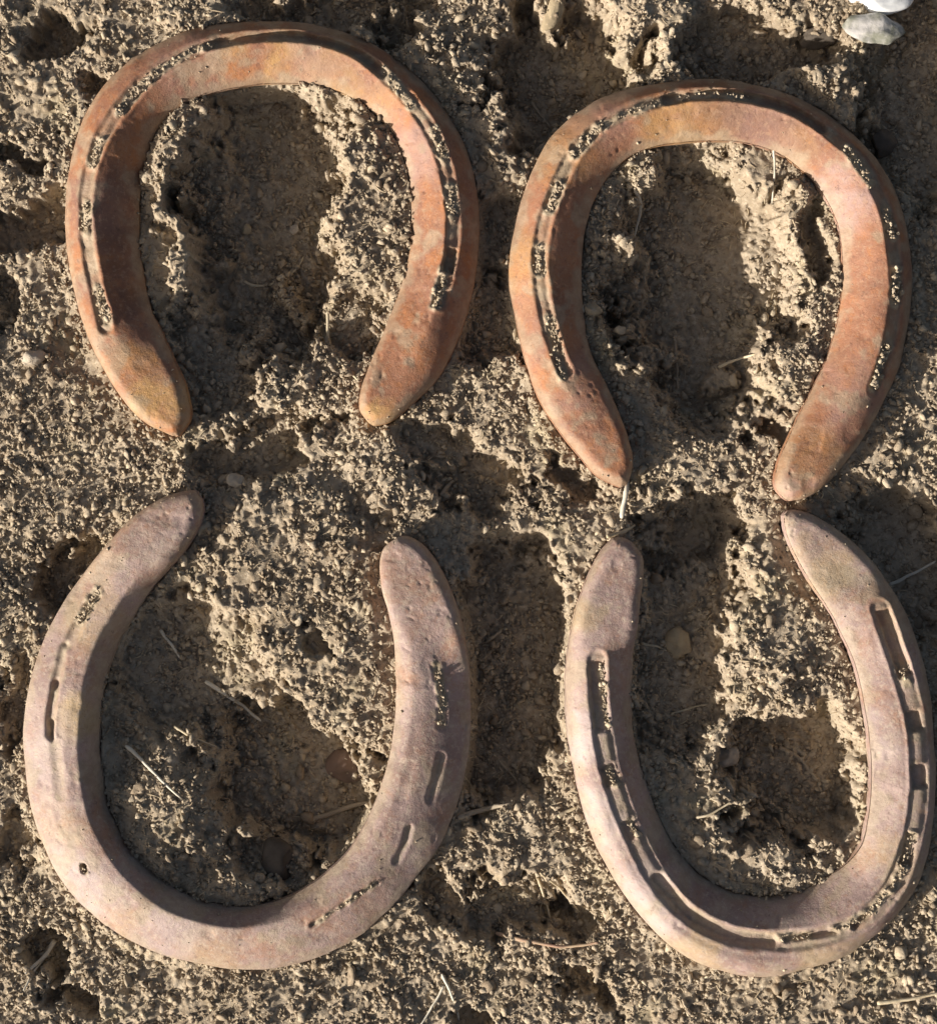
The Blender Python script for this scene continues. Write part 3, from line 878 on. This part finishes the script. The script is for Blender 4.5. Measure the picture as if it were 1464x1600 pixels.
strand("straw", [(245,985),(262,1008),(278,1032)], 3.2, M_straw_white, "short straw below the left heel of the lower left horseshoe", "straw")
strand("straw", [(317,1067),(360,1098),(401,1134)], 3.8, M_straw_white, "long pale straw across the middle of the lower left horseshoe", "straw", lift=6)
strand("straw", [(270,1135),(302,1152),(337,1169)], 2.3, M_straw, "dull straw lying between two paler ones in the lower left horseshoe", "straw")
strand("straw", [(198,1164),(240,1200),(288,1243)], 3.2, M_straw_white, "straw at the inner left side of the lower left horseshoe, partly sunlit", "straw", lift=6)
strand("twig", [(468,1298),(505,1286),(545,1272),(572,1264)], 5.0, M_rootlet, "dark grey twig in shade by the inner right of the lower left horseshoe", "twig", group="twigs on the soil")
strand("twig", [(715,1276),(760,1266),(803,1256)], 5.0, M_rootlet, "grey twig just outside the right arm of the lower left horseshoe", "twig", group="twigs on the soil")
strand("straw", [(780,1198),(796,1214),(811,1232)], 2.4, M_rootlet, "shaded straw above the grey twig between the lower horseshoes", "straw")
strand("straw", [(718,1208),(728,1222),(736,1238)], 2.2, M_straw, "tiny straw touching the outer right edge of the lower left horseshoe", "straw")
strand("straw", [(1053,1121),(1080,1112),(1112,1104)], 2.4, M_straw, "thin straw in the shaded left half of the lower right horseshoe", "straw")
strand("twig", [(1228,1176),(1258,1192),(1290,1230)], 3.6, M_rootlet, "dark pointed twig in the shaded hollow of the lower right horseshoe", "twig", group="twigs on the soil")
strand("straw", [(1398,916),(1432,899),(1470,878)], 3.2, M_straw_white, "bright straw sticking in from the right edge of the picture", "straw", rise=12)
strand("straw", [(1006,1008),(1028,1012),(1046,1020)], 2.6, M_straw, "bent straw next to the brown clod in the lower right horseshoe", "straw")
strand("straw", [(979,748),(975,778),(970,810)], 4.4, M_straw_white, "white straw stub at the left heel tip of the upper right horseshoe", "straw", lift=8, r2=3.4)
strand("straw", [(946,838),(970,832),(992,820)], 4.0, M_straw, "flat straw flake at the left heel tip of the lower right horseshoe", "straw", lift=6)
strand("rootlet", [(993,293),(1003,312),(1004,330),(995,362)], 3.2, M_straw_white, "curled white rootlet inside the left arm of the upper right horseshoe", "rootlet", group="rootlets on the soil")
strand("straw", [(1206,228),(1207,268),(1208,316)], 2.2, M_straw_white, "upright fine straw under the inner toe of the upper right horseshoe", "straw", lift=8)
strand("straw", [(1062,526),(1064,560),(1067,606)], 2.6, M_rootlet, "dull straw standing lengthwise in the middle of the upper right horseshoe", "straw")
strand("straw", [(1128,570),(1152,560),(1182,552)], 3.0, M_straw, "feathery pale straw in the lower hollow of the upper right horseshoe", "straw")
strand("straw", [(832,142),(848,164),(866,188)], 2.8, M_rootlet, "dim straw in the dark hollow between the two upper horseshoes", "straw")
strand("rootlet", [(372,430),(395,438),(425,432),(455,412),(468,390)], 2.2, M_straw, "thin curved rootlet in the middle of the upper left horseshoe", "rootlet", group="rootlets on the soil")
strand("rootlet", [(510,480),(512,530),(528,560),(562,598)], 2.6, M_straw, "thin bent rootlet left of the right heel of the upper left horseshoe", "rootlet", group="rootlets on the soil")
strand("twig", [(775,1462),(830,1470),(880,1477),(935,1470)], 3.4, M_twig, "reddish twig lying below the space between the lower horseshoes", "twig", lift=5, group="twigs on the soil")
strand("straw", [(842,1378),(852,1408),(862,1445)], 2.6, M_straw, "straw pointing down toward the reddish twig", "straw", lift=5)
strand("straw", [(843,1362),(872,1390),(908,1432)], 2.2, M_straw, "longer straw beside the lower right toe, slanting down to the right", "straw", lift=5)
strand("grass_stem", [(690,1520),(706,1555),(718,1600)], 2.6, M_straw_white, "forked grass stem at the bottom edge, right prong", "straw", lift=6)
strand("grass_stem", [(694,1540),(676,1572),(655,1604)], 2.4, M_straw_white, "forked grass stem at the bottom edge, left prong", "straw", lift=6)
strand("straw", [(1368,1566),(1410,1560),(1470,1549)], 4.0, M_straw, "yellow straw at the lower right corner of the picture", "straw", lift=6)
strand("straw", [(872,1276),(885,1268),(900,1260)], 4.0, M_straw, "short thick straw against the outer left edge of the lower right horseshoe", "straw", lift=4)
strand("paper_shred", [(78,1478),(64,1500),(42,1520)], 4.5, M_straw_white, "white papery shred in the hollow at the lower left corner", "shred", lift=6)
strand("fibre", [(64,1500),(52,1520),(40,1545)], 2.6, M_straw_white, "thin white fibre hanging below the papery shred at lower left", "fibre", lift=6)
strand("rootlet", [(1085,1275),(1110,1268),(1140,1250)], 2.4, M_straw, "pale rootlet on the lit soil inside the lower right toe", "rootlet", lift=5, group="rootlets on the soil")
strand("twig", [(690,775),(697,762),(708,748)], 4.5, M_rootlet, "short grey twig below the right heel of the upper left horseshoe", "twig", lift=3, group="twigs on the soil")


# fine root hairs and chaff strewn through the crumbs
def fibres(n, seed):
    rng = np.random.default_rng(seed)
    V = []; F = []; base = 0
    m = 6; K = 4
    for i in range(n):
        x, y = rng.uniform(-40, 1504), rng.uniform(-40, 1640)
        if not free_of_shoes(np.array([x]), np.array([y]))[0]: continue
        ln = rng.lognormal(2.55, 0.40); a = rng.uniform(0, 2 * math.pi); cur = rng.normal(0, 0.35)
        t = np.linspace(-0.5, 0.5, m)
        aa = a + cur * t * 4
        cx = x + np.cumsum(np.cos(aa)) * ln / m; cy = y + np.cumsum(np.sin(aa)) * ln / m
        g = ground_z(cx, cy); z = np.maximum(g.mean() + rng.uniform(-.15, .25) * ln * t, np.sort(g)[2] * .5 + g.mean() * .5) + rng.uniform(0.6, 2.5)
        r = rng.uniform(0.6, 1.3) * (1 - 0.5 * np.abs(t) * 2)
        nx, ny = -np.sin(aa), np.cos(aa)
        for k in range(K):
            b = k * 2 * math.pi / K
            V.append(np.stack([(cx + nx * r * math.cos(b) - CX) * S, (CY - cy - ny * r * math.cos(b)) * S, (z + r * math.sin(b)) * S], 1))
        i0 = np.arange(K * m).reshape(K, m) + base
        j = np.roll(i0, -1, axis=0)
        F.append(np.stack([i0[:, :-1], i0[:, 1:], j[:, 1:], j[:, :-1]], -1).reshape(-1, 4)); base += K * m
    return np.vstack(V), np.vstack(F)


fv, ff = fibres(5200, 51)
obj("root_fibres", mesh_np("root_fibres", fv, ff), plain_mat("fibre", (0.56, 0.47, 0.33), (0.42, 0.33, 0.225), 90, 0.85, 0.1), kind="stuff")
